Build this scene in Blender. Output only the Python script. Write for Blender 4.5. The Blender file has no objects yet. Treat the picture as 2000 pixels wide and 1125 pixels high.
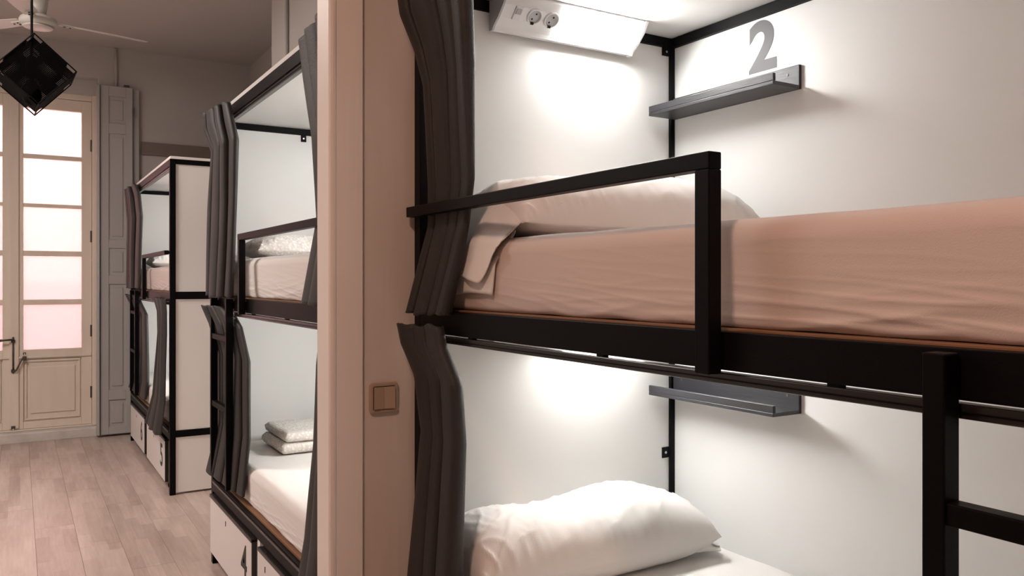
import bpy, bmesh, math, random
from mathutils import Vector, Matrix, noise
random.seed(7)
S = bpy.context.scene
COL = S.collection
D = bpy.data
PI = math.pi

# ------------------------------------------------------------------ camera, world, lamps, exposure
YAW = math.radians(31.56)
HCAM = 1.361
cd = D.cameras.new('camera'); cam = D.objects.new('camera', cd); COL.objects.link(cam)
cam.location = (0, 0, HCAM); cam.rotation_euler = (PI/2, 0, -YAW)
cd.sensor_width = 36; cd.lens = 1573/2000*36; cd.shift_y = -14.5/2000
cd.clip_start = 0.02; cd.clip_end = 200
S.camera = cam
S.view_settings.view_transform = 'Standard'
S.view_settings.look = 'None'
S.view_settings.gamma = 1
S.view_settings.use_curve_mapping = False
S.view_settings.exposure = 0.12

W = D.worlds.new('world'); S.world = W; W.use_nodes = True
wn = W.node_tree.nodes; wl = W.node_tree.links
bg = wn['Background']
sky = wn.new('ShaderNodeTexSky'); sky.sky_type = 'NISHITA'; sky.sun_disc = False
sky.sun_elevation = math.radians(48); sky.sun_rotation = math.radians(150); sky.dust_density = 3.0
wl.new(sky.outputs[0], bg.inputs[0]); bg.inputs[1].default_value = 0.85

def area(name, loc, rot, sx, sy, power, col):
    l = D.lights.new(name, 'AREA'); l.shape = 'RECTANGLE'; l.size = sx; l.size_y = sy
    l.energy = power; l.color = col
    o = D.objects.new(name, l); COL.objects.link(o); o.location = loc; o.rotation_euler = rot
    return o
# warm ceiling lamp of the front room (behind and left of the camera), neutral unseen fill light added to brighten the dormitory
area('front_room_ceiling_lamp', (-0.60, 0.35, 3.10), (0, 0, 0), 0.35, 0.35, 33, (1.0, 0.63, 0.48))
area('dormitory_fill_light', (-1.15, 4.7, 3.25), (0, 0, 0), 1.1, 1.1, 92, (1.0, 0.88, 0.82))
pl = area('door_portal', (-0.03, 8.10, 1.55), (PI/2, 0, PI), 1.2, 2.9, 1, (1, 1, 1)); pl.data.cycles.is_portal = True
sun = D.lights.new('sun', 'SUN'); sun.energy = 3.0; sun.angle = math.radians(1); sun.color = (1, .95, .88)
so = D.objects.new('sun', sun); COL.objects.link(so); so.rotation_euler = (math.radians(50), 0, math.radians(-25))

# ------------------------------------------------------------------ materials
def new_mat(name):
    m = D.materials.new(name); m.use_nodes = True
    nt = m.node_tree
    return m, nt, nt.nodes['Principled BSDF']
def sset(b, **k):
    for key, v in k.items():
        key = key.replace('_', ' ')
        if key in b.inputs: b.inputs[key].default_value = v
def mat(name, col, rough=.5, var=0.0, vscale=3.0, bump=0.0, bscale=60.0, stretch=(1, 1, 1), **kw):
    m, nt, b = new_mat(name)
    sset(b, Base_Color=(*col, 1), Roughness=rough, **kw)
    N = nt.nodes; L = nt.links
    if var or bump:
        tc = N.new('ShaderNodeTexCoord'); mp = N.new('ShaderNodeMapping'); mp.inputs['Scale'].default_value = stretch
        L.new(tc.outputs['Object'], mp.inputs['Vector'])
    if var:
        n = N.new('ShaderNodeTexNoise'); n.inputs['Scale'].default_value = vscale; n.inputs['Detail'].default_value = 5
        L.new(mp.outputs[0], n.inputs['Vector'])
        mx = N.new('ShaderNodeMix'); mx.data_type = 'RGBA'
        mx.inputs[6].default_value = (*[c*(1-var) for c in col], 1); mx.inputs[7].default_value = (*[min(1, c*(1+var)) for c in col], 1)
        L.new(n.outputs['Fac'], mx.inputs[0]); L.new(mx.outputs[2], b.inputs['Base Color'])
    if bump:
        n2 = N.new('ShaderNodeTexNoise'); n2.inputs['Scale'].default_value = bscale; n2.inputs['Detail'].default_value = 4
        L.new(mp.outputs[0], n2.inputs['Vector'])
        bp = N.new('ShaderNodeBump'); bp.inputs['Strength'].default_value = bump; bp.inputs['Distance'].default_value = .01
        L.new(n2.outputs['Fac'], bp.inputs['Height']); L.new(bp.outputs[0], b.inputs['Normal'])
    return m
M = {}
M['black'] = mat('black_steel', (.0035, .0032, .0036), .42, var=.25, vscale=4, bump=.05, bscale=400, Specular_IOR_Level=.09)
M['rail'] = mat('black_rail_gloss', (.012, .011, .012), .25)
M['shelf'] = mat('black_painted_wood', (.016, .0155, .0195), .42, bump=.06, bscale=200, stretch=(1, .1, 1))
M['panel'] = mat('white_laminate', (.87, .87, .855), .38, var=.012, vscale=2)
M['curtain'] = mat('charcoal_velvet', (.026, .0232, .0218), .62, var=.30, vscale=6, bump=.15, bscale=180, Sheen_Weight=.04, Sheen_Roughness=.3)
M['sheet'] = mat('white_cotton', (.80, .775, .75), .85, bump=.10, bscale=500, Sheen_Weight=.1)
M['sheet_wrinkle'] = mat('white_cotton_creased', (.80, .765, .735), .85, bump=.22, bscale=9, stretch=(1, .35, 1.6))
M['sheet_pink'] = mat('pinkish_cotton', (.62, .525, .485), .85, bump=.10, bscale=500, Sheen_Weight=.1)
M['wood'] = mat('plywood_edge', (.22, .105, .05), .6, var=.3, vscale=30, stretch=(1, .1, 1))
M['slat'] = mat('white_base_board', (.72, .70, .66), .6)
M['plaster'] = mat('grey_white_plaster', (.50, .475, .45), .9, var=.05, vscale=1.5, bump=.12, bscale=25)
M['ceiling'] = mat('ceiling_plaster', (.52, .49, .46), .9, var=.04, vscale=1.2, bump=.08, bscale=20)
M['peach'] = mat('cream_gloss_paint', (.69, .61, .54), .45, var=.06, vscale=2.2, bump=.10, bscale=30, stretch=(1.5, 1.5, .12))
M['peach2'] = mat('cream_casing_paint', (.88, .81, .75), .42, var=.06, vscale=3, bump=.08, bscale=40, stretch=(1.5, 1.5, .12))
M['switch'] = mat('beige_plastic', (.44, .33, .245), .35)
M['doorpaint'] = mat('old_cream_paint', (.74, .65, .55), .5, var=.10, vscale=5, bump=.10, bscale=30, stretch=(2, 2, .3))
M['greypaint'] = mat('old_grey_paint', (.42, .41, .40), .55, var=.08, vscale=5, bump=.10, bscale=30, stretch=(2, 2, .3))
M['sill'] = mat('worn_white_sill', (.58, .54, .50), .7, var=.30, vscale=7, bump=.2, bscale=18)
M['iron'] = mat('dark_iron', (.10, .085, .075), .45, Metallic=.6)
M['dark'] = mat('dark_recess', (.004, .004, .004), .8)
M['white_plastic'] = mat('white_plastic', (.82, .82, .82), .35)
M['grey_plastic'] = mat('grey_endcap', (.42, .42, .43), .4)
M['grey_print'] = mat('grey_vinyl', (.085, .082, .085), .55)
M['black_print'] = mat('black_vinyl', (.01, .01, .01), .5)
M['steel'] = mat('zinc_bolt', (.6, .6, .6), .3, Metallic=1.0)
M['lampblack'] = mat('black_lamp_wire', (.003, .003, .003), .6, Specular_IOR_Level=.1)
M['fan'] = mat('white_enamel_fan', (.62, .61, .56), .35)
M['band'] = mat('brown_beam_paint', (.20, .165, .135), .7, var=.1)
M['outwall'] = mat('pink_render', (.78, .46, .43), .9, var=.05, vscale=1.0, bump=.1)
M['outfloor'] = mat('balcony_slab', (.55, .50, .47), .9)
M['drawer'] = mat('white_drawer_board', (.74, .70, .68), .42)
M['lid'] = mat('black_brown_lid', (.020, .016, .015), .38)
M['skin'] = mat('grey_band', (.3, .3, .3), .6)

# diffuser
for k_, e_ in (('led', 55.0), ('led_bright', 86.0)):
    m, nt, b = new_mat(k_+'_diffuser'); sset(b, Base_Color=(.9, .9, .9, 1), Emission_Color=(1.0, .985, .955, 1), Emission_Strength=e_); M[k_] = m
# frosted glass pane
m, nt, b = new_mat('frosted_pane'); N = nt.nodes; L = nt.links
out = N['Material Output']; N.remove(b)
tr = N.new('ShaderNodeBsdfTransparent'); tr.inputs[0].default_value = (.97, .95, .95, 1)
tl = N.new('ShaderNodeBsdfTranslucent'); tl.inputs[0].default_value = (.92, .88, .88, 1)
gl = N.new('ShaderNodeBsdfGlossy'); gl.inputs['Roughness'].default_value = .25
m1 = N.new('ShaderNodeMixShader'); m1.inputs[0].default_value = .45
L.new(tr.outputs[0], m1.inputs[1]); L.new(tl.outputs[0], m1.inputs[2])
m2 = N.new('ShaderNodeMixShader'); fr = N.new('ShaderNodeFresnel'); fr.inputs[0].default_value = 1.3
L.new(fr.outputs[0], m2.inputs[0]); L.new(m1.outputs[0], m2.inputs[1]); L.new(gl.outputs[0], m2.inputs[2]); L.new(m2.outputs[0], out.inputs[0])
M['pane'] = m
# laminate plank
m, nt, b = new_mat('laminate_plank'); N = nt.nodes; L = nt.links
oi = N.new('ShaderNodeObjectInfo'); tc = N.new('ShaderNodeTexCoord')
geo = N.new('ShaderNodeNewGeometry')
add = N.new('ShaderNodeVectorMath'); add.operation = 'MULTIPLY_ADD'
L.new(oi.outputs['Random'], add.inputs[0]); add.inputs[1].default_value = (37, 91, 13); L.new(geo.outputs['Position'], add.inputs[2])
mp = N.new('ShaderNodeMapping'); mp.inputs['Scale'].default_value = (1.0, .07, 1); L.new(add.outputs[0], mp.inputs['Vector'])
g1 = N.new('ShaderNodeTexNoise'); g1.inputs['Scale'].default_value = 55; g1.inputs['Detail'].default_value = 7; g1.inputs['Roughness'].default_value = .65
L.new(mp.outputs[0], g1.inputs['Vector'])
mp2 = N.new('ShaderNodeMapping'); mp2.inputs['Scale'].default_value = (1.0, .22, 1); L.new(add.outputs[0], mp2.inputs['Vector'])
g2 = N.new('ShaderNodeTexNoise'); g2.inputs['Scale'].default_value = 7; g2.inputs['Detail'].default_value = 3
L.new(mp2.outputs[0], g2.inputs['Vector'])
# strips inside a board: three lamellae of slightly different tone
r1 = N.new('ShaderNodeValToRGB'); e = r1.color_ramp.elements
e[0].position = .28; e[0].color = (.36, .27, .228, 1); e[1].position = .72; e[1].color = (.65, .535, .475, 1)
mth = N.new('ShaderNodeMath'); mth.operation = 'MULTIPLY_ADD'; mth.inputs[1].default_value = .45
mt2 = N.new('ShaderNodeMath'); mt2.operation = 'MULTIPLY_ADD'; mt2.inputs[1].default_value = .38
mt3 = N.new('ShaderNodeMath'); mt3.operation = 'MULTIPLY_ADD'; mt3.inputs[1].default_value = .26; mt3.inputs[2].default_value = -.05

sx_ = N.new('ShaderNodeSeparateXYZ'); L.new(geo.outputs['Position'], sx_.inputs[0])
def mnode(op, a, b_):
    q = N.new('ShaderNodeMath'); q.operation = op
    for i_, w_ in enumerate((a, b_)):
        if w_ is None: continue
        if isinstance(w_, (int, float)): q.inputs[i_].default_value = w_
        else: L.new(w_, q.inputs[i_])
    return q.outputs[0]
li = mnode('FLOOR', mnode('MULTIPLY', mnode('ADD', sx_.outputs[0], 2.2), 3/.19), None)
lj = mnode('FLOOR', mnode('ADD', mnode('MULTIPLY', sx_.outputs[1], 1/.44), mnode('MULTIPLY', li, .383)), None)
wnz = N.new('ShaderNodeTexWhiteNoise'); wnz.noise_dimensions = '2D'; cbx = N.new('ShaderNodeCombineXYZ')
L.new(li, cbx.inputs[0]); L.new(lj, cbx.inputs[1]); L.new(cbx.outputs[0], wnz.inputs['Vector'])
L.new(mnode('ADD', mnode('MULTIPLY', wnz.outputs['Value'], .75), mnode('MULTIPLY', oi.outputs['Random'], .25)), mt3.inputs[0]); L.new(g2.outputs['Fac'], mt2.inputs[0]); L.new(mt3.outputs[0], mt2.inputs[2])
L.new(g1.outputs['Fac'], mth.inputs[0]); L.new(mt2.outputs[0], mth.inputs[2])
L.new(mth.outputs[0], r1.inputs[0]); L.new(r1.outputs[0], b.inputs['Base Color'])
sset(b, Roughness=.33)
bp = N.new('ShaderNodeBump'); bp.inputs['Strength'].default_value = .08; bp.inputs['Distance'].default_value = .005
L.new(g1.outputs['Fac'], bp.inputs['Height']); L.new(bp.outputs[0], b.inputs['Normal'])
M['plank'] = m
# quilted dotted white bedding
m, nt, b = new_mat('dotted_bedding'); N = nt.nodes; L = nt.links
sset(b, Base_Color=(.78, .755, .73, 1), Roughness=.9)
tc = N.new('ShaderNodeTexCoord'); vo = N.new('ShaderNodeTexVoronoi'); vo.inputs['Scale'].default_value = 75
L.new(tc.outputs['Object'], vo.inputs['Vector'])
rp = N.new('ShaderNodeValToRGB'); e = rp.color_ramp.elements
e[0].position = .25; e[0].color = (.88, .86, .83, 1); e[1].position = .5; e[1].color = (.72, .69, .65, 1)
L.new(vo.outputs['Distance'], rp.inputs[0]); L.new(rp.outputs[0], b.inputs['Base Color'])
bp = N.new('ShaderNodeBump'); bp.inputs['Strength'].default_value = .4; bp.inputs['Distance'].default_value = .006; bp.invert = True
L.new(vo.outputs['Distance'], bp.inputs['Height']); L.new(bp.outputs[0], b.inputs['Normal'])
M['dotted'] = m

# ------------------------------------------------------------------ geometry helpers
ORG = {}
class MB:
    def __init__(self): self.v = []; self.f = []
    def add(self, v, f):
        n = len(self.v); self.v += [Vector(p) for p in v]; self.f += [[i+n for i in q] for q in f]; return self
    def box(self, x0, x1, y0, y1, z0, z1, mx=None):
        v = [(x, y, z) for z in (z0, z1) for y in (y0, y1) for x in (x0, x1)]
        if mx: v = [mx @ Vector(p) for p in v]
        return self.add(v, [(0, 2, 3, 1), (4, 5, 7, 6), (0, 1, 5, 4), (2, 6, 7, 3), (0, 4, 6, 2), (1, 3, 7, 5)])
    def rbox(self, x0, x1, y0, y1, z0, z1, r=.004, seg=3, mx=None):
        bm = bmesh.new(); bmesh.ops.create_cube(bm, size=1)
        for v in bm.verts: v.co = Vector(((x0+x1)/2+v.co.x*(x1-x0), (y0+y1)/2+v.co.y*(y1-y0), (z0+z1)/2+v.co.z*(z1-z0)))
        bmesh.ops.bevel(bm, geom=bm.edges[:], offset=r, segments=seg, affect='EDGES', profile=.5)
        bm.verts.index_update()
        v = [(mx @ q.co if mx else q.co.copy()) for q in bm.verts]
        f = [[q.index for q in p.verts] for p in bm.faces]; bm.free()
        return self.add(v, f)
    def tube(self, pts, r, n=10, cap=True):
        pts = [Vector(p) for p in pts]; rings = []
        for i, p in enumerate(pts):
            t = (pts[min(i+1, len(pts)-1)]-pts[max(i-1, 0)]).normalized()
            a = t.orthogonal().normalized() if i == 0 else (a - t*a.dot(t)).normalized()
            bb = t.cross(a); rr = r[i] if isinstance(r, (list, tuple)) else r
            rings.append([p+a*rr*math.cos(2*PI*k/n)+bb*rr*math.sin(2*PI*k/n) for k in range(n)])
        v = sum(rings, []); f = []
        for i in range(len(pts)-1):
            for k in range(n): f.append((i*n+k, i*n+(k+1) % n, (i+1)*n+(k+1) % n, (i+1)*n+k))
        if cap: f.append(list(range(n))[::-1]); f.append([(len(pts)-1)*n+k for k in range(n)])
        return self.add(v, f)
    def prism(self, poly, x0, x1, fn):
        """poly of (a,b) swept from x0 to x1; fn(x,a,b) -> point"""
        n = len(poly); v = [fn(x0, *p) for p in poly]+[fn(x1, *p) for p in poly]
        f = [(i, (i+1) % n, n+(i+1) % n, n+i) for i in range(n)]+[list(range(n))[::-1], [n+i for i in range(n)]]
        return self.add(v, f)
    def lathe(self, prof, c, n=32, mx=None):
        v = []; f = []
        for (r, z) in prof:
            for k in range(n):
                p = Vector((r*math.cos(2*PI*k/n), r*math.sin(2*PI*k/n), z))
                v.append((mx @ p) if mx else Vector(c)+p)
        for i in range(len(prof)-1):
            for k in range(n): f.append((i*n+k, i*n+(k+1) % n, (i+1)*n+(k+1) % n, (i+1)*n+k))
        f.append([(len(prof)-1)*n+k for k in range(n)]); f.append(list(range(n))[::-1])
        return self.add(v, f)
    def grid(self, rows, closed=False):
        nr = len(rows); nc = len(rows[0]); v = [p for r in rows for p in r]; f = []
        for i in range(nr-1):
            for k in range(nc if closed else nc-1):
                f.append((i*nc+k, i*nc+(k+1) % nc, (i+1)*nc+(k+1) % nc, (i+1)*nc+k))
        return self.add(v, f)
    def build(self, name, material, parent=None, smooth=False, bevel=0, solid=0, origin=None, autosmooth=False):
        if parent is not None: org = ORG[parent.name]
        else: org = Vector(origin) if origin is not None else Vector((0, 0, 0))
        me = D.meshes.new(name); me.from_pydata([p-org for p in self.v], [], self.f)
        bm = bmesh.new(); bm.from_mesh(me); bmesh.ops.recalc_face_normals(bm, faces=bm.faces[:]); bm.to_mesh(me); bm.free()
        me.materials.append(M[material])
        o = D.objects.new(name, me); COL.objects.link(o)
        if parent is not None: o.parent = parent
        else: o.location = org
        ORG[o.name] = org
        if smooth: me.polygons.foreach_set('use_smooth', [True]*len(me.polygons))
        if solid:
            md = o.modifiers.new('thickness', 'SOLIDIFY'); md.thickness = solid; md.offset = 0
        if bevel:
            md = o.modifiers.new('bevel', 'BEVEL'); md.width = bevel; md.segments = 2; md.limit_method = 'ANGLE'
        return o
def box(name, material, parent, *b, bevel=.0015, **k): return MB().box(*b).build(name, material, parent, bevel=bevel, **k)
def tag(o, label, cat, group=None):
    o['label'] = label; o['category'] = cat
    if group: o['group'] = group
    return o
def thing(name, label, cat, loc, group=None):
    o = D.objects.new(name, None); COL.objects.link(o); o.location = loc; o.empty_display_size = .1
    ORG[o.name] = Vector(loc); return tag(o, label, cat, group)
def struct(o): o['kind'] = 'structure'; return o
def glyph(ch, size, offset=.0):
    cu = D.curves.new('glyph', 'FONT'); cu.body = ch; cu.size = size; cu.offset = offset; cu.resolution_u = 8; cu.extrude = .0006
    o = D.objects.new('glyph', cu); COL.objects.link(o)
    dg = bpy.context.evaluated_depsgraph_get(); dg.update()
    me = o.evaluated_get(dg).to_mesh()
    v = [p.co.copy() for p in me.vertices]; f = [list(p.vertices) for p in me.polygons]
    o.evaluated_get(dg).to_mesh_clear(); D.objects.remove(o); D.curves.remove(cu)
    lo = Vector((min(p.x for p in v), min(p.y for p in v), 0)); hi = Vector((max(p.x for p in v), max(p.y for p in v), 0))
    v = [Vector(((p.x-lo.x)/(hi.x-lo.x), (p.y-lo.y)/(hi.y-lo.y), p.z)) for p in v]
    return v, f
def lerp(a, b, t): return a+(b-a)*t
def sstep(t): t = max(0, min(1, t)); return t*t*(3-2*t)

# ------------------------------------------------------------------ room shell
XL, XR = -2.2, 1.90
YW, YB = 7.90, -2.0
YP0, YP1 = 1.957, 2.045
ZC = 3.415
fl = struct(MB().box(XL-.1, XR+.1, YB-.1, YW+.42, -.12, -.012).build('floor', 'dark'))
# floor boards: each is a part of the floor
PW, PL = .19, 1.28
x = XL; i = 0
while x < XR-.01:
    y = YB - PL*((i*0.37) % 1)
    while y < YW+.05:
        y0, y1 = max(y, YB), min(y+PL, YW+.06); x1 = min(x+PW, XR)
        if y1-y0 > .02:
            g = .0004; c = .0011
            m_ = MB(); v = []
            for (d_, z) in ((g, -.012), (g, -c), (g+c*.7, 0)):
                v += [(x+d_, y0+d_, z), (x1-d_, y0+d_, z), (x1-d_, y1-d_, z), (x+d_, y1-d_, z)]
            f = [(0, 3, 2, 1), (8, 9, 10, 11)]+[(r*4+k, r*4+(k+1) % 4, r*4+4+(k+1) % 4, r*4+4+k) for r in (0, 1) for k in range(4)]
            m_.add(v, f); m_.build('plank', 'plank', fl)
        y += PL
    x += PW; i += 1
struct(MB().box(XL-.1, XR+.1, YB-.1, YW+.35, ZC, ZC+.1).build('ceiling', 'ceiling'))
struct(MB().box(XL-.1, XL, YB, YW, -.01, ZC).build('wall_left', 'plaster'))
struct(MB().box(XR, XR+.1, YB, YW, -.01, ZC).build('wall_right', 'plaster'))
struct(MB().box(XL, XR, YB-.1, YB, -.01, ZC).build('wall_rear', 'peach'))
# window wall with the tall door recess
DX0, DX1, DZ1 = -.70, .60, 3.13
wb = MB()
wb.box(XL, DX0, YW, YW+.3, -.01, ZC); wb.box(DX1, XR, YW, YW+.3, -.01, ZC); wb.box(DX0, DX1, YW, YW+.3, DZ1, ZC)
wb.box(DX0, DX1, YW+.10, YW+.3, 2.99, DZ1)
struct(wb.build('wall_window', 'plaster'))
# partition the near bed stands against
OX = .69
pb = MB(); pb.box(OX, XR, YP0, YP1, -.01, ZC); pb.box(XL, -.75, YP0, YP1, -.01, ZC); pb.box(-.75, OX, YP0, YP1, 2.55, ZC)
struct(pb.build('wall_partition', 'peach'))
# cream casing: flat board with a moulded bead on the opening side
def casing(x, a, b): return (x*0+a, b, x)
prof = [(.663, YP0-.001), (.661, YP0-.008), (.664, YP0-.014), (.670, YP0-.0155), (.677, YP0-.0145), (.680, YP0-.012), (.7485, YP0-.012), (.7505, YP0-.009), (.7505, YP0-.001)]
cz = MB().prism(prof, 0.0, 2.62, lambda z, a, b: (a, b, z)); struct(cz.build('trim_1', 'peach2'))
struct(MB().box(.664, .689, YP0, YP1+.006, 0, 2.55).build('trim_2', 'peach2', bevel=.004))
# chimney-like pier between the middle and far bunk
struct(MB().box(1.42, XR, 4.15, 5.32, -.01, ZC).build('wall_pier', 'plaster'))
# brown band high on the window wall
struct(MB().box(.95, XR, YW-.02, YW, 2.49, 2.605).build('trim_3', 'band'))
# worn sill under the doors
struct(MB().box(DX0, DX1, YW-.012, YW+.3, -.005, .085).build('trim_4', 'sill', bevel=.012))
# surface conduits
struct(MB().tube([(.742, YW-.012, 3.07), (.742, YW-.012, ZC-.01)], .013, 10).build('trim_5', 'plaster', smooth=True))
struct(MB().tube([(1.405, 4.93, 2.0), (1.405, 4.93, ZC-.005)], .012, 10).build('trim_6', 'plaster', smooth=True))

# ------------------------------------------------------------------ french doors
YD = YW+.10
def leaf(name, x0, x1, gx0, gx1, mirror):
    y0, y1 = YD, YD+.045
    zb, zt = .10, 2.935
    rows = [(.772, 1.154), (1.198, 1.572), (1.616, 1.990), (2.020, 2.407), (2.443, 2.838)]
    fr = MB()
    fr.box(x0, gx0, y0, y1, zb, zt); fr.box(gx1, x1, y0, y1, zb, zt)
    fr.box(gx0, gx1, y0, y1, 2.838, zt); fr.box(gx0, gx1, y0, y1, .69, .772); fr.box(gx0, gx1, y0, y1, zb, .16)
    o = struct(fr.build(name, 'doorpaint', bevel=.003))
    for a, b in zip(rows[:-1], rows[1:]):
        box('glazing_bar', 'doorpaint', o, gx0-.001, gx1+.001, y0+.004, y1-.004, a[1], b[0], bevel=.004)
    for a in rows:
        MB().box(gx0-.004, gx1+.004, y0+.02, y0+.025, a[0]-.004, a[1]+.004).build('pane', 'pane', o)
    box('lower_panel', 'doorpaint', o, gx0-.003, gx1+.003, y0+.02, y1-.01, .155, .695, bevel=0)
    pm = MB()
    for (a0, a1, b0, b1) in ((gx0+.01, gx1-.01, .665, .685), (gx0+.01, gx1-.01, .170, .186), (gx0+.01, gx0+.026, .186, .665), (gx1-.026, gx1-.01, .186, .665)):
        pm.box(a0, a1, y0+.006, y0+.022, b0, b1)
    pm.build('panel_moulding', 'doorpaint', o, bevel=.005)
    rm = MB().rbox(gx0+.05, gx1-.05, y0+.009, y0+.021, .225, .625, .006, 2); rm.build('raised_field', 'doorpaint', o)
    rail = MB().box(x0+.004, x1-.004, y0-.014, y0+.001, .70, .715); rail.build('rail_moulding', 'doorpaint', o, bevel=.004)
    hx = x1-.004 if not mirror else x0+.004
    for hz in (.38, .92, 1.75, 2.55):
        MB().tube([(hx, y0-.007, hz-.05), (hx, y0-.007, hz+.05)], .009, 8).build('hinge', 'iron', o)
    return o
d1 = leaf('door_1', -.025, .560, .044, .482, False)
d2 = leaf('door_2', -.625, -.031, -.545, -.106, True)
# frame round the leaves
fb = MB(); fb.box(.562, DX1, YD-.03, YD+.06, .086, 2.99); fb.box(DX0, -.627, YD-.03, YD+.06, .086, 2.99); fb.box(-.627, .562, YD-.01, YD+.06, 2.938, 2.99)
struct(fb.build('trim_7', 'doorpaint', bevel=.006))
struct(MB().box(-.627, .562, YD-.02, YD+.06, .086, .0985).build('trim_8', 'doorpaint', bevel=.003))
# meeting strip + bolt on the right leaf
MB().rbox(-.058, .012, YD-.018, YD+.001, .11, 2.92, .006, 2).build('meeting_strip', 'doorpaint', d1)
bolt = MB().tube([(-.03, YD-.026, .58), (-.03, YD-.026, .885)], .0065, 8)
bolt.build('bolt_rod', 'iron', d1, smooth=True)
hb = MB().tube([(-.03, YD-.03, .865), (-.03, YD-.055, .865), (-.09, YD-.06, .862), (-.125, YD-.058, .860)], [.008, .009, .008, .011], 10)
hb.lathe([(.002, -.014), (.014, -.006), (.014, .006), (.002, .014)], (-.128, YD-.058, .86), 12)
hb.build('bolt_handle', 'iron', d1, smooth=True)
lk = MB().tube([(-.04, YD-.03, .61), (-.01, YD-.045, .60), (.03, YD-.035, .69), (.052, YD-.02, .72)], .0065, 8)
lk.tube([(.045, YD-.03, .735), (.045, YD-.045, .75), (.06, YD-.045, .75), (.06, YD-.03, .735)], .004, 8)
lk.build('latch_hook', 'iron', d1, smooth=True)
MB().rbox(.036, .066, YD-.042, YD-.02, .685, .72, .004, 2).build('padlock', 'iron', d1)
for zz in (.125, .60, .85):
    MB().rbox(-.045, -.015, YD-.034, YD-.017, zz-.012, zz+.012, .003, 2).build('bolt_keeper', 'iron', d1)

# grey folded shutter beside the doors
sh = thing('folding_shutter', 'tall grey painted wooden shutter folded back beside the cream glazed doors', 'shutter', (.74, 7.86, 0))
def shutter_leaf(name, x0, x1, y0, y1):
    px0, px1 = x0+.068, x1-.052
    zs = [(.085, .319), (.409, 1.33), (1.406, 1.644), (1.716, 2.646), (2.735, 2.97)]
    m_ = MB(); m_.box(x0, px0, y0, y1, .02, 3.06); m_.box(px1, x1, y0, y1, .02, 3.06)
    zprev = .02
    for a, b in zs: m_.box(px0, px1, y0, y1, zprev, a); zprev = b
    m_.box(px0, px1, y0, y1, zprev, 3.06)
    o = m_.build(name, 'greypaint', sh, bevel=.003)
    for a, b in zs:
        p = MB().box(px0-.002, px1+.002, y0+.012, y1-.004, a-.002, b+.002)
        p.rbox(px0+.024, px1-.024, y0+.005, y0+.014, a+.03, b-.03, .004, 2)
        p.build('panel', 'greypaint', o)
    return o
shutter_leaf('shutter_leaf', .612, .868, 7.815, 7.845)
shutter_leaf('shutter_leaf', .660, .925, 7.852, 7.882)
se = MB().box(.585, .609, 7.80, 7.885, .02, 3.055); se.box(.596, .606, 7.785, 7.80, .02, 3.05); se.build('edge_stile', 'greypaint', sh, bevel=.004)
for hz in (.3, 1.2, 2.2, 2.85): MB().tube([(.872, 7.812, hz-.04), (.872, 7.812, hz+.04)], .007, 8).build('hinge', 'iron', sh)
MB().rbox(.80, .845, 7.83, 7.85, 3.06, 3.085, .004, 2).build('top_catch', 'iron', sh)

# outside: rendered house wall across the light well and balcony slab
ow = struct(MB().box(-5, 6, 10.6, 10.9, -4, 7.5).build('wall_courtyard', 'outwall'))
struct(MB().box(-1.3, 1.3, YW+.31, YW+1.1, -.10, .05).build('trim_9', 'outfloor'))

# ------------------------------------------------------------------ bunk beds
T = .035
def mattress(label, x0, x1, y0, y1, z0, z1, seed, group=None, fold_y=None, material='sheet'):
    """rounded slab under a fitted sheet, creased along the lower edge"""
    r = .035; nz = 44
    prof = []                                     # closed (x,z) loop, front side densely sampled
    def arc(cx, cz, a0, a1, n=5):
        return [(cx+r*math.cos(lerp(a0, a1, k/n)), cz+r*math.sin(lerp(a0, a1, k/n))) for k in range(n+1)]
    q_ = .012
    prof += [(x0+q_+q_*math.cos(lerp(1.5*PI, PI, k/4)), z0+q_+q_*math.sin(lerp(1.5*PI, PI, k/4))) for k in range(5)]
    prof += [(x0, lerp(z0+q_, z1-r, k/nz)) for k in range(1, nz)]
    prof += arc(x0+r, z1-r, PI, .5*PI)
    prof += [(lerp(x0+r, x1-r, k/10), z1) for k in range(1, 10)]
    prof += arc(x1-r, z1-r, .5*PI, 0)
    prof += arc(x1-r, z0+r, 0, -.5*PI)
    cx, czz = (x0+x1)/2, (z0+z1)/2
    ny = 210; rows = []
    for j in range(ny+1):
        y = lerp(y0, y1, j/ny); e = min(y-y0, y1-y)
        ins = 0 if e >= r else r-math.sqrt(max(0, r*r-(r-e)**2))
        row = []
        for (px, pz) in prof:
            x = px+(ins if px < cx else -ins); z = pz-(ins if pz > czz else -ins*.3)
            if px < x0+.03:                        # front face: creases
                t = 1-(pz-z0)/(z1-z0)
                w1 = 1-abs(noise.noise(Vector((y*1.6+seed, pz*30+y*2.6, seed)))); w2 = 1-abs(noise.noise(Vector((y*3.1+seed*2, pz*52-y*4.0, 3+seed))))
                big = noise.noise(Vector((y*1.1+seed*3, pz*7, 9)))
                low = sstep((t-.45)/.5)*(.55+.6*noise.noise(Vector((y*.9+seed, 4, seed))))
                x += -.003*big-low*(.0045*w1**6+.0032*w2**7)-.0004*(1-low)*w2**8
                x += .008*t*t
                if t > .8: z += .004*noise.noise(Vector((y*9, seed, 1)))
            if pz > z1-.01:
                z += .004*noise.noise(Vector((y*1.7+seed, px*3, 2)))+.002*noise.noise(Vector((y*7, px*9+seed, 2)))
            if fold_y is not None and px < x0+.06:
                x -= .006*math.exp(-((y-fold_y)/.010)**2)
            row.append(Vector((x, y, max(z, z0+.0002))))
        rows.append(row)
    mb = MB().grid(rows, closed=True); n = len(prof)
    mb.f.append(list(range(n))[::-1]); mb.f.append([ny*n+k for k in range(n)])
    o = mb.build('mattress', material, smooth=True, origin=((x0+x1)/2, (y0+y1)/2, z0))
    return tag(o, label, 'mattress', group)

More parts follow.
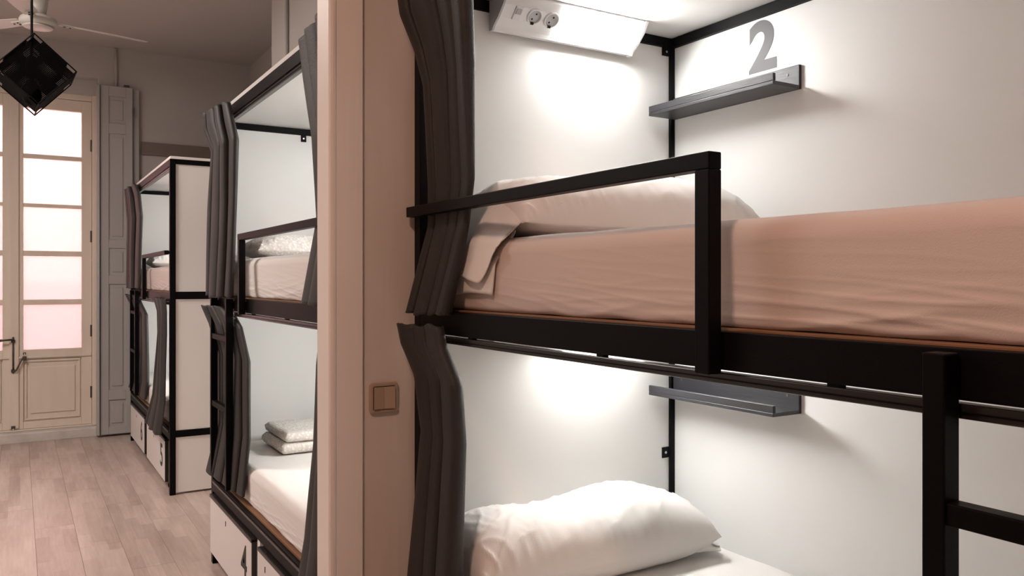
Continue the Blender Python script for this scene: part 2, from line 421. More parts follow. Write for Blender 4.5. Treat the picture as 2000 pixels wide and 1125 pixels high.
def pillow(name, label, cx, cy, z0, lx, ly, h, seed, material='sheet', hump=None, lean=0.0, lift=.30, cat='pillow', pinch=.10, nu=120, nv=84, ang=0.0, wr=1.0, group=None, parentless=True):
    top = []; bot = []
    for j in range(nv+1):
        rt = []; rb = []
        v = -1+2*j/nv
        for i in range(nu+1):
            u = -1+2*i/nu
            uu = math.sin(u*PI/2); vv = math.sin(v*PI/2)
            ex = (1-abs(uu)**7.0); ey = (1-abs(vv)**2.8)
            th = max(0, ex*ey)**.52
            px = uu*lx/2*(1-pinch*(1-abs(vv)**2)*abs(uu)**6*.6)
            py = vv*ly/2*(1-pinch*(1-abs(uu)**2)*abs(vv)**6*.5)
            hh = h*(hump(uu, vv) if hump else 1)
            # creases radiate from the edges and corners
            n1 = noise.noise(Vector((px*16+seed, py*5, seed*1.7)))
            n2 = noise.noise(Vector((px*7-py*9+seed*2, py*6+px*5, 5+seed)))
            edge = 1-th
            k1 = 1-abs(noise.noise(Vector((px*26+py*7+seed, py*5, seed*1.7)))); k2 = 1-abs(noise.noise(Vector((px*12-py*14+seed*2, py*8+px*5, 5+seed))))
            dz = wr*(.010*(k1**7)*(.15+.85*edge)+.005*k2**8+.006*n2)*min(1, th*4)
            zs = z0+.004+h*lift; zt = zs+(hh*.94-h*lift)*th+dz; zb = zs-(h*lift)*min(1, th*1.15)**1.2
            yy = py+lean*(zt-z0)
            rt.append(Vector((px, yy, zt))); rb.append(Vector((px, py+lean*(zb-z0), zb)))
        top.append(rt); bot.append(rb)
    ca, sa = math.cos(ang), math.sin(ang)
    def pl(p): return Vector((cx+p.x*ca-p.y*sa, cy+p.x*sa+p.y*ca, p.z))
    mb = MB().grid([[pl(p) for p in r] for r in top]); mb.grid([[pl(p) for p in r][::-1] for r in bot])
    o = mb.build(name, material, smooth=True, origin=(cx, cy, z0))
    bm = bmesh.new(); bm.from_mesh(o.data); bmesh.ops.remove_doubles(bm, verts=bm.verts[:], dist=.0008)
    bmesh.ops.recalc_face_normals(bm, faces=bm.faces[:]); bm.to_mesh(o.data); bm.free()
    return tag(o, label, cat, group)

def curtain(label, keys, npl, seed, group=None, hem=True):
    """keys: (z, (x0,y0), (x1,y1), amp) from top to bottom; pleats run down between the two edges"""
    rnd = random.Random(seed); nr = 84; nc = npl*12
    amps = [rnd.uniform(.6, 1.3) for _ in range(npl+2)]
    wts = [rnd.uniform(.6, 1.5) for _ in range(npl)]; sw = sum(wts); cum = [sum(wts[:i])/sw for i in range(npl+1)]
    knife = [(0, 0, 0), (.06, .03, .30), (.30, .36, .86), (.55, .78, 1.0), (.68, 1.06, .92), (.74, 1.14, .70), (.80, 1.13, .40), (.90, 1.03, .06), (1, 1, 0)]
    def wave(q):
        for A, B in zip(knife[:-1], knife[1:]):
            if A[0] <= q <= B[0]:
                k = (q-A[0])/(B[0]-A[0]); return lerp(A[1], B[1], k), lerp(A[2], B[2], k)
    rows = []
    for j in range(nr+1):
        t = j/nr; z = lerp(keys[0][0], keys[-1][0], t)
        for a, b in zip(keys[:-1], keys[1:]):
            if a[0] >= z >= b[0]-1e-9: break
        s = (a[0]-z)/(a[0]-b[0])
        p0 = Vector((lerp(a[1][0], b[1][0], s), lerp(a[1][1], b[1][1], s), z)); p1 = Vector((lerp(a[2][0], b[2][0], s), lerp(a[2][1], b[2][1], s), z))
        amp = lerp(a[3], b[3], s); d = p1-p0; nrm = Vector((-abs(d.y), d.x*(1 if d.y < 0 else -1)*-1, 0)).normalized()
        row = []
        for k in range(nc+1):
            q = k/12; i = int(min(q, npl-1e-6)); lx, w = wave(q-i)
            u = cum[i]+(cum[i+1]-cum[i])*lx
            drift = .035*noise.noise(Vector((i*3.1+seed, z*1.6, seed)))
            u = u+drift*(4*u*(1-u) if 0 < u < 1 else 0)
            off = amp*(amps[i]*w*1.7-.6+.35*noise.noise(Vector((u*2+seed, z*2.0, seed))))
            p = p0+d*u+nrm*off
            p.z += .012*noise.noise(Vector((u*4, seed, 0))) if (t > .99 or t < .01) else 0
            row.append(p)
        rows.append(row)
    o = MB().grid(rows).build('curtain', 'curtain', smooth=True, solid=.0035, origin=rows[0][nc//2])
    return tag(o, label, 'curtain', group)

def lamp(label, t0, t1, base, et, en, group, led='led'):
    """corner lamp along et, leaning out along en: sloping face, two sockets and a switch at the t0 end, lit diffuser towards t1"""
    base = Vector(base); et = Vector(et); en = Vector(en)
    L_ = thing('bunk_lamp', label, 'lamp', base+et*(t0+t1)/2, group)
    P = lambda t, a, b: base+et*t+en*a+Vector((0, 0, b))
    prof = [(.001, -.001), (.0905, -.001), (.0905, -.005), (.087, -.008), (.074, -.030), (.046, -.058), (.022, -.0755), (.0165, -.0835), (.0165, -.0850), (.001, -.0850)]
    MB().prism(prof, t0+.006, t1-.006, P).build('housing', 'white_plastic', L_, bevel=.001)
    MB().prism([(a*1.03, b*1.02 if b < -.002 else b) for a, b in prof], t0, t0+.006, P).build('end_cap', 'grey_plastic', L_)
    MB().prism([(a*1.03, b*1.02 if b < -.002 else b) for a, b in prof], t1-.012, t1, P).build('end_cap', 'white_plastic', L_, bevel=.003)
    df = [(.0855, -.007), (.0900, -.011), (.0775, -.032), (.049, -.0605), (.0245, -.0785), (.0180, -.0836), (.0160, -.080), (.021, -.072), (.040, -.055), (.07, -.028)]
    MB().prism(df, lerp(t0, t1, .40), t1-.014, P).build('diffuser', led, L_, bevel=.002)
    c0 = en*.060+Vector((0, 0, -.044)); n = en*.70+Vector((0, 0, -.714)); up = en*.714+Vector((0, 0, .70))
    def fm(t):
        o_ = base+et*t+c0
        return Matrix(((et.x, up.x, n.x, o_.x), (et.y, up.y, n.y, o_.y), (et.z, up.z, n.z, o_.z), (0, 0, 0, 1)))
    for q in (.22, .335):
        mx = fm(lerp(t0, t1, q))
        so_ = MB().lathe([(.0235, -.004), (.0235, .004), (.0215, .005), (.0195, .004), (.0185, -.001), (.0, -.001)], None, 28, mx).build('socket', 'white_plastic', L_, smooth=False)
        MB().lathe([(.0185, -.0005), (.0185, .0003), (0, .0003)], None, 24, mx).build('socket_well', 'grey_plastic', so_)
        hh = MB()
        for hx in (-.008, .008): hh.lathe([(.0028, 0), (.0028, .0008), (0, .0008)], None, 10, mx @ Matrix.Translation((hx*.5, hx, 0)))
        hh.box(-.006, .004, -.0225, -.0165, .0, .0055, mx)
        ho = hh.build('socket_holes', 'dark', so_); ho['kind'] = 'stuff'
    mx = fm(lerp(t0, t1, .11))
    MB().rbox(-.012, .012, -.02, .02, -.004, .0035, .002, 2, mx).build('switch_frame', 'white_plastic', L_)
    MB().box(-.008, .008, -.001, .014, .002, .0055, mx).build('rocker', 'grey_plastic', L_)
    return L_

def shelf(label, xb, y0, y1, z0, group):
    s = thing('picture_ledge', label, 'shelf', (xb, (y0+y1)/2, z0), group)
    d = .112; t = .010
    MB().box(xb-t, xb-.0005, y0, y1, z0, z0+.066).build('back_plate', 'shelf', s, bevel=.0015)
    MB().box(xb-d, xb-t, y0, y1, z0, z0+t).build('base_board', 'shelf', s, bevel=.0015)
    MB().box(xb-d, xb-d+t, y0, y1, z0+t, z0+.030).build('front_lip', 'shelf', s, bevel=.0015)
    m_ = MB()
    for yy in (lerp(y0, y1, .08), lerp(y0, y1, .92)):
        mx = Matrix.Translation((xb-t, yy, z0+.045)) @ Matrix.Rotation(-PI/2, 4, 'Y')
        m_.lathe([(.004, 0), (.004, .0012), (0, .0012)], None, 10, mx)
    m_.build('screws', 'iron', s)

def bracket(parent, x, y, z, nx, ny, holes=1):
    """small angle tab screwed to a panel; nx,ny = direction it faces"""
    if abs(ny) > 0:
        o = box('bracket', 'black', parent, x-.014, x+.014, min(y, y+ny*.004), max(y, y+ny*.004), z-.017, z+.017)
        mx = Matrix.Translation((x, y+ny*.004, z)) @ Matrix.Rotation(-ny*-PI/2, 4, 'X')
    else:
        o = box('bracket', 'black', parent, min(x, x+nx*.004), max(x, x+nx*.004), y-.014, y+.014, z-.017, z+.017)
        mx = Matrix.Translation((x+nx*.004, y, z)) @ Matrix.Rotation(nx*PI/2, 4, 'Y')
    MB().lathe([(.0042, -.001), (.0042, .0014), (.0015, .0022)], None, 12, mx).build('bolt', 'steel', o)
    return o

def bunk(label, XF, depth, ya, yb, head, ladder_y, guard, two=None):
    """XF front face; ya<yb ends; head=+1 when the head panel with the lamp is at yb, -1 at ya. ladder_y = lower y of ladder; guard = (y_end, y_post)"""
    R = thing('bunk_bed', label, 'bunk bed', (XF+depth/2, (ya+yb)/2, 0), 'black framed bunk beds')
    XB = XF+depth
    xi = XB-.034                                        # inner face of back panel (world)
    for (x, y) in ((XF, ya), (XF, yb-T), (XB-.05, ya), (XB-.05, yb-T)):
        box('post', 'black', R, x, x+T, y, y+T, 0, 2.132, bevel=.002)
    # rails at three levels
    lv = [(.364, .407), (1.242, 1.289), (2.102, 2.132)]
    for li, (a, b) in enumerate(lv):
        for y in (ya+.003, yb-T+.003):
            box('end_rail', 'black', R, XF+T, XB-.05, y, y+T-.006, a, b)
        box('back_rail', 'black', R, XB-.045, XB-.02, ya+T, yb-T, a, b)
    box('front_rail', 'black', R, XF, XF+.03, ya+T, yb-T, 1.2275, 1.285)
    box('front_rail', 'black', R, XF, XF+.03, ya+T, yb-T, 2.086, 2.132)
    fr = box('front_rail', 'black', R, XF, XF+.03, ya+T, yb-T, .350, .410)
    box('rail_groove', 'rail', fr, XF-.004, XF, ya+T+.01, yb-T-.01, .392, .404)
    # curtain rails hung just under the front rails
    for zt in (1.2235, 2.081):
        cr = box('curtain_rail', 'rail', R, XF+.001, XF+.021, ya+T, yb-T, zt-.017, zt, bevel=.002)
        MB().box(XF-.0005, XF+.002, ya+T+.01, yb-T-.01, zt-.0105, zt-.0085).build('rail_slot', 'black', cr)
        for k in range(4):
            yy = lerp(ya+.30, yb-.30, k/3)
            box('hanger', 'black', cr, XF+.004, XF+.018, yy-.009, yy+.009, zt, zt+.006, bevel=0)
    # panels
    MB().box(XF+.002, XB-.002, ya+.002, yb-.002, 2.133, 2.150).build('ceiling_panel', 'panel', R, bevel=.001)
    for (y0, y1) in ((ya+.010, ya+.024), (yb-.024, yb-.010)):
        for (a, b) in ((.012, .364), (.407, 1.242), (1.289, 2.102)):
            MB().box(XF+T, XB-.05, y0, y1, a+.001, b-.001).build('end_panel', 'panel', R)
    for (a, b) in ((.40, 1.238), (1.286, 2.101)):
        bp_ = MB().box(xi, xi+.014, ya+T, yb-T, a, b).build('back_panel', 'panel', R)
    # corner brackets on the inner faces
    for y, ny in ((ya+.024, 1), (yb-.024, -1)):
        box('corner_bracket', 'black', R, XB-.080, XB-.05, min(y, y+ny*.006), max(y, y+ny*.006), 2.075, 2.12)
        cb = MB()
        for (dx, dz) in ((-.068, 2.112), (-.056, 2.112), (-.064, 2.088)):
            mx = Matrix.Translation((XB+dx, y+ny*.006, dz)) @ Matrix.Rotation(-ny*PI/2, 4, 'X')
            cb.lathe([(.0035, -.001), (.0035, .0012), (.001, .002)], None, 10, mx)
        cb.build('bracket_bolts', 'steel', R)
        bracket(R, XB-.066, y, .815, 0, ny); bracket(R, XF+.445, y, 2.085, 0, ny)
    # base boards under the mattresses
    for z, zt in ((.410, .419), (1.2848, 1.2885)):
        box('base_board', 'wood', R, XF+.016, xi-.002, ya+T+.002, yb-T-.002, z+.0002, zt, bevel=.0005)
    MB().box(XF+.035, xi-.002, ya+T+.002, yb-T-.002, 1.272, 1.2848).build('underside_board', 'slat', R)
    # guard rail
    ge, gp = guard; sg = 1 if ge > gp else -1
    gx0, gx1 = XF-.031, XF-.005
    G = MB().box(gx0, gx1, min(ge, gp), max(ge, gp), 1.526, 1.552).build('guard_rail', 'black', R, bevel=.002)
    box('guard_post', 'black', G, gx0, gx1, min(gp, gp+sg*.030), max(gp, gp+sg*.030), 1.222, 1.526, bevel=.002)
    MB().box(gx1, XF, min(gp, gp+sg*.030), max(gp, gp+sg*.030), 1.24, 1.275).build('guard_fixing', 'black', G); ee = ge-sg*.03
    MB().box(gx1, XF, min(ee, ee+sg*.025), max(ee, ee+sg*.025), 1.530, 1.548).build('guard_fixing', 'black', G)
    # ladder
    lx0, lx1 = XF-.034, XF-.004
    y0, y1 = ladder_y, ladder_y+.34
    LD = box('ladder', 'black', R, lx0, lx1, y0, y0+.026, .455, 1.281, bevel=.002)
    box('stile', 'black', LD, lx0, lx1, y1-.026, y1, .455, 1.281, bevel=.002)
    for z in (1.093, .782): box('rung', 'black', LD, lx0+.003, lx1-.003, y0+.026, y1-.026, z, z+.025, bevel=.002)
    for yy in (y0, y1-.026): MB().box(lx1, XF, yy+.003, yy+.023, 1.24, 1.27).build('ladder_fixing', 'black', LD)
    return R, XB, xi

NXF, NA, NB = .896, -.12, 1.953
MXF, MA, MBY = .800, 2.06, 4.085
FXF, FA, FB = .822, 5.47, 7.55
DEP = .926
nb, NXB, NXI = bunk('nearest white panelled bunk bed with black frame and grey number two above its shelf', NXF, DEP, NA, NB, 1, .188, (NB-.016, .856))
mb_, MXB, MXI = bunk('middle black framed bunk bed partly hidden behind the cream partition wall', MXF, DEP, MA, MBY, -1, 3.60, (MA+.01, 3.405))
fb_, FXB, FXI = bunk('farthest bunk bed standing nearest the glazed doors, white end panel in view', FXF, DEP, FA, FB, -1, 6.95, (FA+.01, 6.56))

# grey number two stuck to the back panel of the near upper bunk
v, f = glyph('2', 1, .036)
num = MB().add([Vector((NXI-.0007-p.z*.3, lerp(1.612, 1.513, p.x), lerp(1.950, 2.095, p.y))) for p in v], f)
num.build('number_decal', 'grey_print', nb)

# near bunk lamps and shelves, other bunk lamps at their hidden heads
EX, EY = (1, 0, 0), (0, 1, 0)
lamp('white corner lamp with two sockets, lit under the ceiling of the nearest upper bunk', 1.105, 1.600, (0, NB-.034, 2.1325), EX, (0, -1, 0), 'lamps in the bunks')
lamp('lit corner lamp hidden under the nearest upper bunk, over the lower pillow', 1.105, 1.600, (0, NB-.034, 1.271), EX, (0, -1, 0), 'lamps in the bunks')
for (xi_, y_, nm) in ((MXI, 2.75, 'middle'), (FXI, 6.15, 'farthest')):
    lamp('lit corner lamp in the upper berth of the %s bunk bed' % nm, y_, y_+.495, (xi_-.012, 0, 2.1325), EY, (-1, 0, 0), 'lamps in the bunks', 'led_bright')
    lamp('lit corner lamp in the lower berth of the %s bunk bed' % nm, y_, y_+.495, (xi_-.012, 0, 1.271), EY, (-1, 0, 0), 'lamps in the bunks', 'led_bright')
shelf('black picture ledge below the grey number two in the upper bunk', NXI, 1.43, 1.915, 1.873, 'black picture ledges')
shelf('black picture ledge in the lower bunk, just under the black bed rail', NXI, 1.43, 1.915, 1.005, 'black picture ledges')

# mattresses
mg = 'mattresses in white fitted sheets'
def mats(XF, xi, ya, yb, l1, l2, s, fy, m1='sheet_pink'):
    mattress(l1, XF+.030, xi-.004, ya+.04, yb-.04, 1.289, 1.457, s, mg, fy, m1)
    mattress(l2, XF+.024, xi-.004, ya+.04, yb-.04, .4195, .578, s+5, mg, fy)
mats(NXF, NXI, NA, NB, 'long upper mattress with pinkish sheet side behind the nearest guard rail', 'white lower mattress of the nearest bunk under the big white pillow', 1, None)
mats(MXF, MXI, MA, MBY, 'upper mattress of the middle bunk behind its guard rail', 'lower mattress of the middle bunk with a folded dotted cover on it', 2, MBY-.13, 'sheet')
mats(FXF, FXI, FA, FB, 'upper mattress of the farthest bunk by the doors', 'lower mattress of the farthest bunk beside the flared curtain', 3, FB-.2)

# pillows
p1 = pillow('pillow', 'creased white pillow lying on the nearest upper mattress against the head panel', 1.36, 1.70, 1.455, .80, .40, .195, 3,
       hump=lambda u, v: .90+.10*sstep((u+.6)/1.0), pinch=.06, lean=.10, wr=.9, lift=.16)
# open end of its pillowcase hangs over the mattress side
rows = []
for j in range(31):
    t = j/30; row = []
    for i in range(25):
        u = i/24
        y = lerp(lerp(1.88, 1.52, u), lerp(1.765, 1.545, u), min(1, t*1.4))
        if t < .45:
            s = t/.45; x = lerp(1.07, .922, s**.8); z = lerp(1.600-.05*abs(u-.45)**2*4, 1.452, s**1.5)
        else:
            s = (t-.45)/.55; x = .922-.013*s; z = lerp(1.452, 1.382-.028*u/.65 if u < .65 else lerp(1.354, 1.425, (u-.65)/.35), s)
        x -= .008*(.5+.5*math.sin(u*11+t*2.4))*min(1, t*3); z += .006*noise.noise(Vector((u*5, t*4, 2)))
        row.append(Vector((x, y, z)))
    rows.append(row)
MB().grid(rows).build('pillowcase_flap', 'sheet', p1, smooth=True, solid=.002)
rows = []
for j in range(21):
    t = j/20; row = []
    for i in range(17):
        u = i/16
        y = lerp(lerp(1.80, 1.765, t), lerp(1.55, 1.585, t), u); s = t
        x = lerp(.965, .921, sstep(min(1, s*1.8))); z = lerp(1.475, 1.326+.006*math.sin(u*3), s)
        x -= .004*(.5+.5*math.sin(u*7-t*3+1))
        row.append(Vector((x, y, z)))
    rows.append(row)
MB().grid(rows).build('pillowcase_fold', 'sheet', p1, smooth=True, solid=.002)

p2 = pillow('pillow', 'plump white pillow on the lower mattress of the nearest bunk', 1.30, 1.765, .576, .77, .31, .205, 8,
       hump=lambda u, v: .93+.11*math.exp(-((u-.42)/.30)**2)+.05*math.exp(-((u+.75)/.3)**2), pinch=.08, lean=.10, wr=1.1)
rows = []
for j in range(61):                                # loose hem of the pillowcase
    a = lerp(.02, .98, j/60)*PI; row = []
    for i in range(15):
        t = i/14
        ruf = math.sin(a*9+.6)+.5*math.sin(a*17+2)
        x = 1.615+.118*t*(1-.25*abs(math.cos(a)))+.008*ruf*t
        y = 1.765+(.120*math.cos(a))*(1+.05*t)+.010*ruf*t
        z = .594+.120*math.sin(a)*(1-.78*t**1.3)+.006*ruf*t*math.sin(a)
        row.append(Vector((x, y, z)))
    rows.append(row)
MB().grid(rows).build('pillowcase_end', 'sheet', p2, smooth=True, solid=.002)

pillow('pillow', 'dotted white pillow on the upper mattress of the middle bunk', 1.28, 3.80, 1.455, .76, .42, .12, 12, 'dotted', pinch=.04)
pillow('pillow', 'white pillow on the upper mattress of the farthest bunk', 1.30, 7.20, 1.455, .76, .44, .15, 14, pinch=.04)
# folded dotted cover: rolled layers
fc = thing('folded_cover', 'folded white dotted bedcover on the lower mattress of the middle bunk', 'bedcover', (1.32, 3.75, .578))
def layer(x0, x1, y0, y1, z0, z1, seed):
    r = (z1-z0)/2; rows = []; nx = 40
    loop = [(y0+r+r*math.cos(a), z0+r+r*math.sin(a)) for a in [lerp(1.5*PI, .5*PI, k/8) for k in range(9)]]
    loop += [(lerp(y0+r, y1-r, k/8), z1) for k in range(1, 8)]
    loop += [(y1-r+r*math.cos(a), z0+r+r*math.sin(a)) for a in [lerp(.5*PI, -.5*PI, k/8) for k in range(9)]]
    for j in range(nx+1):
        x = lerp(x0, x1, j/nx); e = min(x-x0, x1-x); k = 1 if e > .02 else .55+.45*math.sqrt(max(0, 1-(1-e/.02)**2))
        zc = (z0+z1)/2
        rows.append([Vector((x+.008*noise.noise(Vector((b*30, a*4, seed))), a+.006*noise.noise(Vector((x*5, b*20, seed))), zc+(b-zc)*k+.005*noise.noise(Vector((x*4, a*5, seed+2)))*(1 if b > zc else 0))) for a, b in loop])
    mb = MB().grid(rows, closed=True); n = len(loop); mb.f.append(list(range(n))[::-1]); mb.f.append([nx*n+k for k in range(n)])
    return mb
layer(1.00, 1.66, 3.58, 3.92, .583, .637, 1).build('cover_fold', 'dotted', fc, smooth=True)
layer(1.015, 1.66, 3.575, 3.925, .637, .682, 6).build('cover_fold', 'dotted', fc, smooth=True)

# ------------------------------------------------------------------ curtains
cg = None
curtain('dark pleated curtain gathered at the head of the nearest upper bunk, behind its guard rail', [
    (2.115, (.832, 1.925), (.872, 1.615), .020), (2.04, (.842, 1.920), (.872, 1.615), .022), (1.95, (.876, 1.905), (.880, 1.62), .020),
    (1.86, (.893, 1.888), (.890, 1.63), .018), (1.60, (.902, 1.885), (.902, 1.645), .009), (1.50, (.902, 1.885), (.902, 1.67), .009),
    (1.42, (.885, 1.895), (.895, 1.69), .014), (1.277, (.856, 1.912), (.874, 1.720), .018)], 4, 3)
curtain('dark curtain with slanting gathered top beside the nearest lower bunk, right of the light switch', [
    (1.252, (.832, 1.925), (.868, 1.742), .012), (1.20, (.842, 1.922), (.870, 1.728), .014), (1.12, (.872, 1.905), (.880, 1.672), .016),
    (.98, (.888, 1.895), (.885, 1.665), .018), (.62, (.858, 1.915), (.880, 1.68), .022), (.36, (.845, 1.925), (.876, 1.67), .024)], 3, 11)
curtain('charcoal curtain gathered on the middle upper bunk, left of its guard rail', [
    (2.125, (.735, 3.93), (.770, 3.58), .016), (2.05, (.742, 3.95), (.770, 3.52), .017), (1.95, (.772, 3.90), (.775, 3.46), .020),
    (1.70, (.772, 4.00), (.775, 3.48), .016), (1.288, (.765, 4.02), (.772, 3.54), .018)], 4, 25)
curtain('charcoal curtain hanging behind the ladder of the middle lower bunk', [
    (1.245, (.745, 4.03), (.808, 3.74), .012), (1.16, (.782, 4.04), (.815, 3.55), .012), (1.02, (.822, 4.03), (.828, 3.47), .014),
    (.70, (.822, 4.03), (.818, 3.42), .014), (.455, (.768, 4.05), (.806, 3.47), .010)], 4, 27)
curtain('dark curtain edge showing above the guard rail beside the partition on the middle upper bunk', [
    (2.125, (.745, 2.09), (.772, 2.53), .018), (2.0, (.765, 2.09), (.775, 2.49), .018), (1.80, (.775, 2.09), (.778, 2.41), .016),
    (1.55, (.790, 2.10), (.790, 2.42), .009), (1.288, (.765, 2.09), (.775, 2.51), .016)], 4, 33)
curtain('dark curtain hanging down past the drawers beside the partition on the middle lower bunk', [
    (1.245, (.772, 2.09), (.785, 2.36), .014), (1.10, (.785, 2.09), (.790, 2.42), .016), (.85, (.785, 2.09), (.788, 2.44), .018),
    (.55, (.775, 2.09), (.780, 2.50), .02), (.22, (.750, 2.09), (.750, 2.58), .018)], 4, 38)
curtain('charcoal curtain gathered at the far end of the farthest upper bunk', [
    (2.125, (.780, 7.52), (.800, 7.02), .020), (2.03, (.785, 7.50), (.798, 6.80), .022), (1.85, (.790, 7.48), (.798, 6.66), .02),
    (1.30, (.788, 7.50), (.796, 6.78), .018)], 4, 44)
curtain('charcoal curtain at the far end of the farthest lower bunk, behind its ladder', [
    (1.245, (.775, 7.52), (.828, 7.14), .012), (1.10, (.840, 7.50), (.845, 6.72), .014), (.60, (.842, 7.50), (.838, 6.60), .014), (.46, (.800, 7.52), (.830, 6.66), .010)], 4, 49)
curtain('dark curtain flaring at its hem at the near end of the farthest lower bunk', [
    (1.245, (.795, 5.50), (.805, 5.95), .014), (1.16, (.800, 5.50), (.808, 5.80), .014), (1.02, (.800, 5.51), (.808, 5.74), .018), (.60, (.790, 5.50), (.795, 5.88), .018),
    (.385, (.765, 5.50), (.765, 6.02), .018)], 4, 53)

# ------------------------------------------------------------------ drawers under the lower berths
def drawer(label, XF, y0, y1, num, numy, key):
    xf = XF-.010; R = thing('underbed_drawer', label, 'drawer', (XF+.25, (y0+y1)/2, 0), 'white drawers on castors under the bunks')
    z0, z1 = .062, .335
    MB().box(xf, xf+.018, y0, y1, z0, z1-.012).build('drawer_front', 'drawer', R, bevel=.001)
    eb = MB().box(xf-.001, xf+.019, y0-.006, y0-.0005, z0, z1); eb.build('edge_band', 'lid', R, bevel=.001)
    MB().rbox(xf-.004, xf+.012, y0-.006, y1, z1-.012, z1+.004, .003, 2).build('top_edge', 'lid', R)
    MB().box(xf+.012, XF+.55, y0-.006, y1, z1-.008, z1+.002).build('lid', 'lid', R)
    bx = MB(); bx.box(xf+.018, XF+.5, y0+.01, y0+.024, z0+.01, z1-.009); bx.box(xf+.018, XF+.5, y1-.024, y1-.01, z0+.01, z1-.009)
    bx.box(XF+.486, XF+.5, y0+.024, y1-.024, z0+.01, z1-.009); bx.box(xf+.018, XF+.486, y0+.024, y1-.024, z0+.01, z0+.022)
    bx.build('drawer_box', 'drawer', R)
    for (xx, yy) in ((xf+.05, y0+.06), (xf+.05, y1-.06), (XF+.42, y0+.06), (XF+.42, y1-.06)):
        c = MB(); c.tube([(xx, yy-.011, .0245), (xx, yy+.011, .0245)], .024, 16); c.box(xx-.014, xx+.014, yy-.016, yy+.016, .05, z0+.011); c.box(xx-.006, xx+.006, yy-.015, yy-.0115, .02, .052); c.box(xx-.006, xx+.006, yy+.0115, yy+.015, .02, .052)
        c.build('castor', 'black', R)
    lk = MB().box(xf-.0015, xf, key-.003, key+.003, .268, .290); lk.build('keyhole', 'dark', R)
    for yy in (y0+.06, y1-.10):                     # slots in the lid
        s_ = MB().box(xf+.002, xf+.008, yy, yy+.03, z1+.003, z1+.0055); s_.build('lid_catch', 'dark', R)
    if num:
        v, f = glyph(num, 1, .012); hgt = .150; wd = .10
        n_ = MB().add([Vector((xf-.0008-p.z*.3, numy-p.x*wd, .135+hgt*p.y)) for p in v], f); n_.build('number_decal', 'black_print', R)
    return R
drawer('white drawer marked 4 below the ladder of the middle bunk', MXF, 3.255, 4.055, '4', 3.43, 3.72)
drawer('unnumbered white drawer beside the partition, nearest under the middle bunk', MXF, 2.40, 3.15, None, 0, 3.05)
drawer('white drawer marked 5 by the near post of the farthest bunk', FXF, 5.60, 6.46, '5', 5.80, 6.10)
drawer('white drawer marked 6 under the farthest bunk, closest to the shutter', FXF, 6.58, 7.44, '6', 6.80, 7.05)
for (o, XF, y) in ((mb_, MXF, 3.20), (fb_, FXF, 6.50)):
    MB().box(XF+.004, XF+.5, y-.018, y+.018, .05, .348).build('divider', 'panel', o)

# ------------------------------------------------------------------ light switch
sw = thing('light_switch', 'square beige rocker light switch on the cream wall beside the dark curtain', 'switch', (.805, YP0, 1.07))
cx, cz = .8085, 1.058; hw = .0395
def rrect(h, r): return [(cx+sx*(h-r)+r*math.cos(a0+k*PI/12), cz+sz*(h-r)+r*math.sin(a0+k*PI/12)) for sx, sz, a0 in ((1, 1, 0), (-1, 1, PI/2), (-1, -1, PI), (1, -1, 1.5*PI)) for k in range(7)]
MB().prism(rrect(hw, .010), YP0-.010, YP0-.0005, lambda t, a, b: (a, t, b)).build('frame', 'switch', sw, bevel=.003)
MB().prism(rrect(.0305, .004), YP0-.0105, YP0-.0098, lambda t, a, b: (a, t, b)).build('shadow_gap', 'dark', sw)
rk = MB(); h = .0285; v = [(cx-h, YP0-.009, cz-h), (cx+h, YP0-.009, cz-h), (cx+h, YP0-.009, cz+h), (cx-h, YP0-.009, cz+h),
     (cx-h, YP0-.0155, cz-h), (cx, YP0-.0125, cz-h), (cx+h, YP0-.0155, cz-h), (cx+h, YP0-.0155, cz+h), (cx, YP0-.0125, cz+h), (cx-h, YP0-.0155, cz+h)]
rk.add(v, [(0, 1, 2, 3), (4, 5, 8, 9), (5, 6, 7, 8), (0, 4, 9, 3), (1, 2, 7, 6), (0, 1, 6, 5, 4), (3, 9, 8, 7, 2)])
rk.build('rocker', 'switch', sw)

# ------------------------------------------------------------------ pendant cage lamp
PC = Vector((.075, 4.82, 2.418)); a = .252
pd = thing('pendant_lamp', 'black wire mesh cube pendant lamp hanging by a corner edge on a black cord', 'lamp', (PC.x, PC.y, ZC))
mx = Matrix.Translation(PC) @ Matrix.Rotation(math.radians(3), 4, 'Z') @ Matrix.Rotation(math.radians(-4), 4, 'X') @ Matrix.Rotation(math.radians(42), 4, 'Y')
hA = a/2; fr = MB()
cs = [(sx, sy, sz) for sx in (-1, 1) for sy in (-1, 1) for sz in (-1, 1)]
for p in cs:
    for q in cs:
        if p < q and sum(abs(i-j) for i, j in zip(p, q)) == 2:
            fr.tube([mx @ (Vector(p)*hA), mx @ (Vector(q)*hA)], .0034, 6)
fr.build('wire_frame', 'lampblack', pd)
for ax in range(3):
    for sd in (-1, 1):
        g = MB(); n = 36; cut = .42
        for k in range(n+1):
            t = -hA+2*hA*k/n; lim = hA if abs(t) < hA*(1-cut) else hA*(1-cut)
            w = .0021
            for o2 in (0, 1):
                lo = [0, 0, 0]; hi = [0, 0, 0]; u, v_ = [i for i in range(3) if i != ax]
                if o2: u, v_ = v_, u
                lo[ax] = sd*hA*.985-.0006; hi[ax] = sd*hA*.985+.0006
                lo[u] = t-w; hi[u] = t+w; lo[v_] = -lim; hi[v_] = lim
                g.box(lo[0], hi[0], lo[1], hi[1], lo[2], hi[2], mx)
        g.build('mesh_side', 'lampblack', pd)
topc = mx @ Vector((-hA, 0, hA)); topc.x = PC.x-.01
MB().tube([Vector((PC.x-.012, PC.y, PC.z+.02)), Vector((PC.x-.012, PC.y, ZC-.03))], .0062, 8).build('cord', 'lampblack', pd)
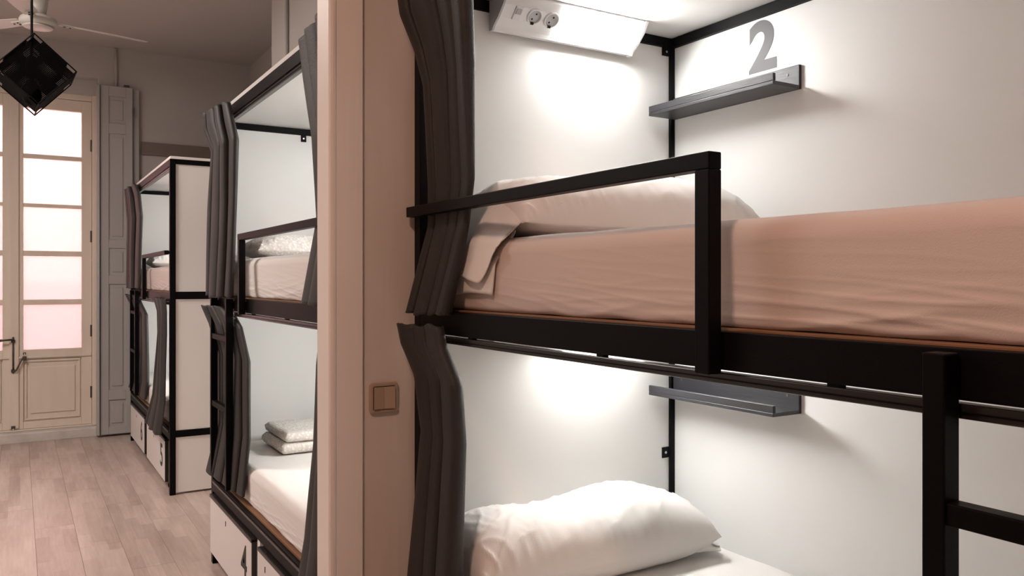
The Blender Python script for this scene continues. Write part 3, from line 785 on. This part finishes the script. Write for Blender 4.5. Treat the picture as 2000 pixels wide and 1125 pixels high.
MB().lathe([(.008, -.09), (.026, -.085), (.026, -.01), (.020, .02), (.008, .03)], (PC.x-.012, PC.y, PC.z+.07), 20).build('lamp_holder', 'lampblack', pd, smooth=True)
MB().lathe([(.01, -.14), (.032, -.125), (.047, -.09), (.042, -.05), (.016, -.004)], (PC.x-.012, PC.y, PC.z-.02), 20).build('bulb', 'lampblack', pd, smooth=True)
MB().lathe([(.045, 0), (.045, -.02), (.012, -.035), (.005, -.036)], (PC.x-.012, PC.y, ZC), 24).build('ceiling_rose', 'lampblack', pd, smooth=True)

# ------------------------------------------------------------------ ceiling fan
FC = Vector((.113, 5.916, 3.02))
fn = thing('ceiling_fan', 'white three bladed ceiling fan behind the black pendant lamp', 'fan', (FC.x, FC.y, ZC))
MB().lathe([(.02, -.055), (.085, -.050), (.104, -.034), (.108, -.018), (.100, .0), (.06, .018), (.044, .03)], FC, 40).build('motor', 'fan', fn, smooth=True)
MB().lathe([(.088, -.0535), (.080, -.060), (.02, -.064)], FC, 40).build('motor_cap', 'fan', fn, smooth=True)
MB().lathe([(.044, .028), (.050, .06), (.062, .15)], FC, 28).build('canopy_cup', 'fan', fn, smooth=True)
MB().lathe([(.014, .14), (.014, .33)], FC, 14).build('downrod', 'fan', fn, smooth=True)
MB().lathe([(.03, .30), (.065, .345), (.07, .395)], FC, 28).build('ceiling_cup', 'fan', fn, smooth=True)
for k in range(3):
    an = math.radians(13.5+120*k)
    rm = Matrix.Translation(FC+Vector((0, 0, -.015))) @ Matrix.Rotation(an, 4, 'Z')
    bm_ = rm @ Matrix.Rotation(math.radians(12), 4, 'X')
    ar = MB().box(.085, .20, -.018, .018, -.003, .004, bm_); A = ar.build('blade_arm', 'fan', fn, bevel=.001)
    hb2 = MB()
    for (xx, yy) in ((.15, -.01), (.15, .01), (.185, 0)): hb2.lathe([(.006, -.008), (.006, .006), (0, .007)], None, 8, bm_ @ Matrix.Translation((xx, yy, 0)))
    hb2.build('blade_screws', 'iron', A)
    pts = [(.13, -.040), (.30, -.052), (.62, -.062), (.655, -.052), (.665, 0), (.655, .052), (.62, .060), (.30, .050), (.13, .040)]
    bl = MB(); n = len(pts)
    bl.add([bm_ @ Vector((p[0], p[1], z+.05*p[1]*p[1]*20*.1)) for z in (.004, .0075) for p in pts], [list(range(n))[::-1], [n+i for i in range(n)]]+[(i, (i+1) % n, n+(i+1) % n, n+i) for i in range(n)])
    bl.build('blade', 'fan', fn)
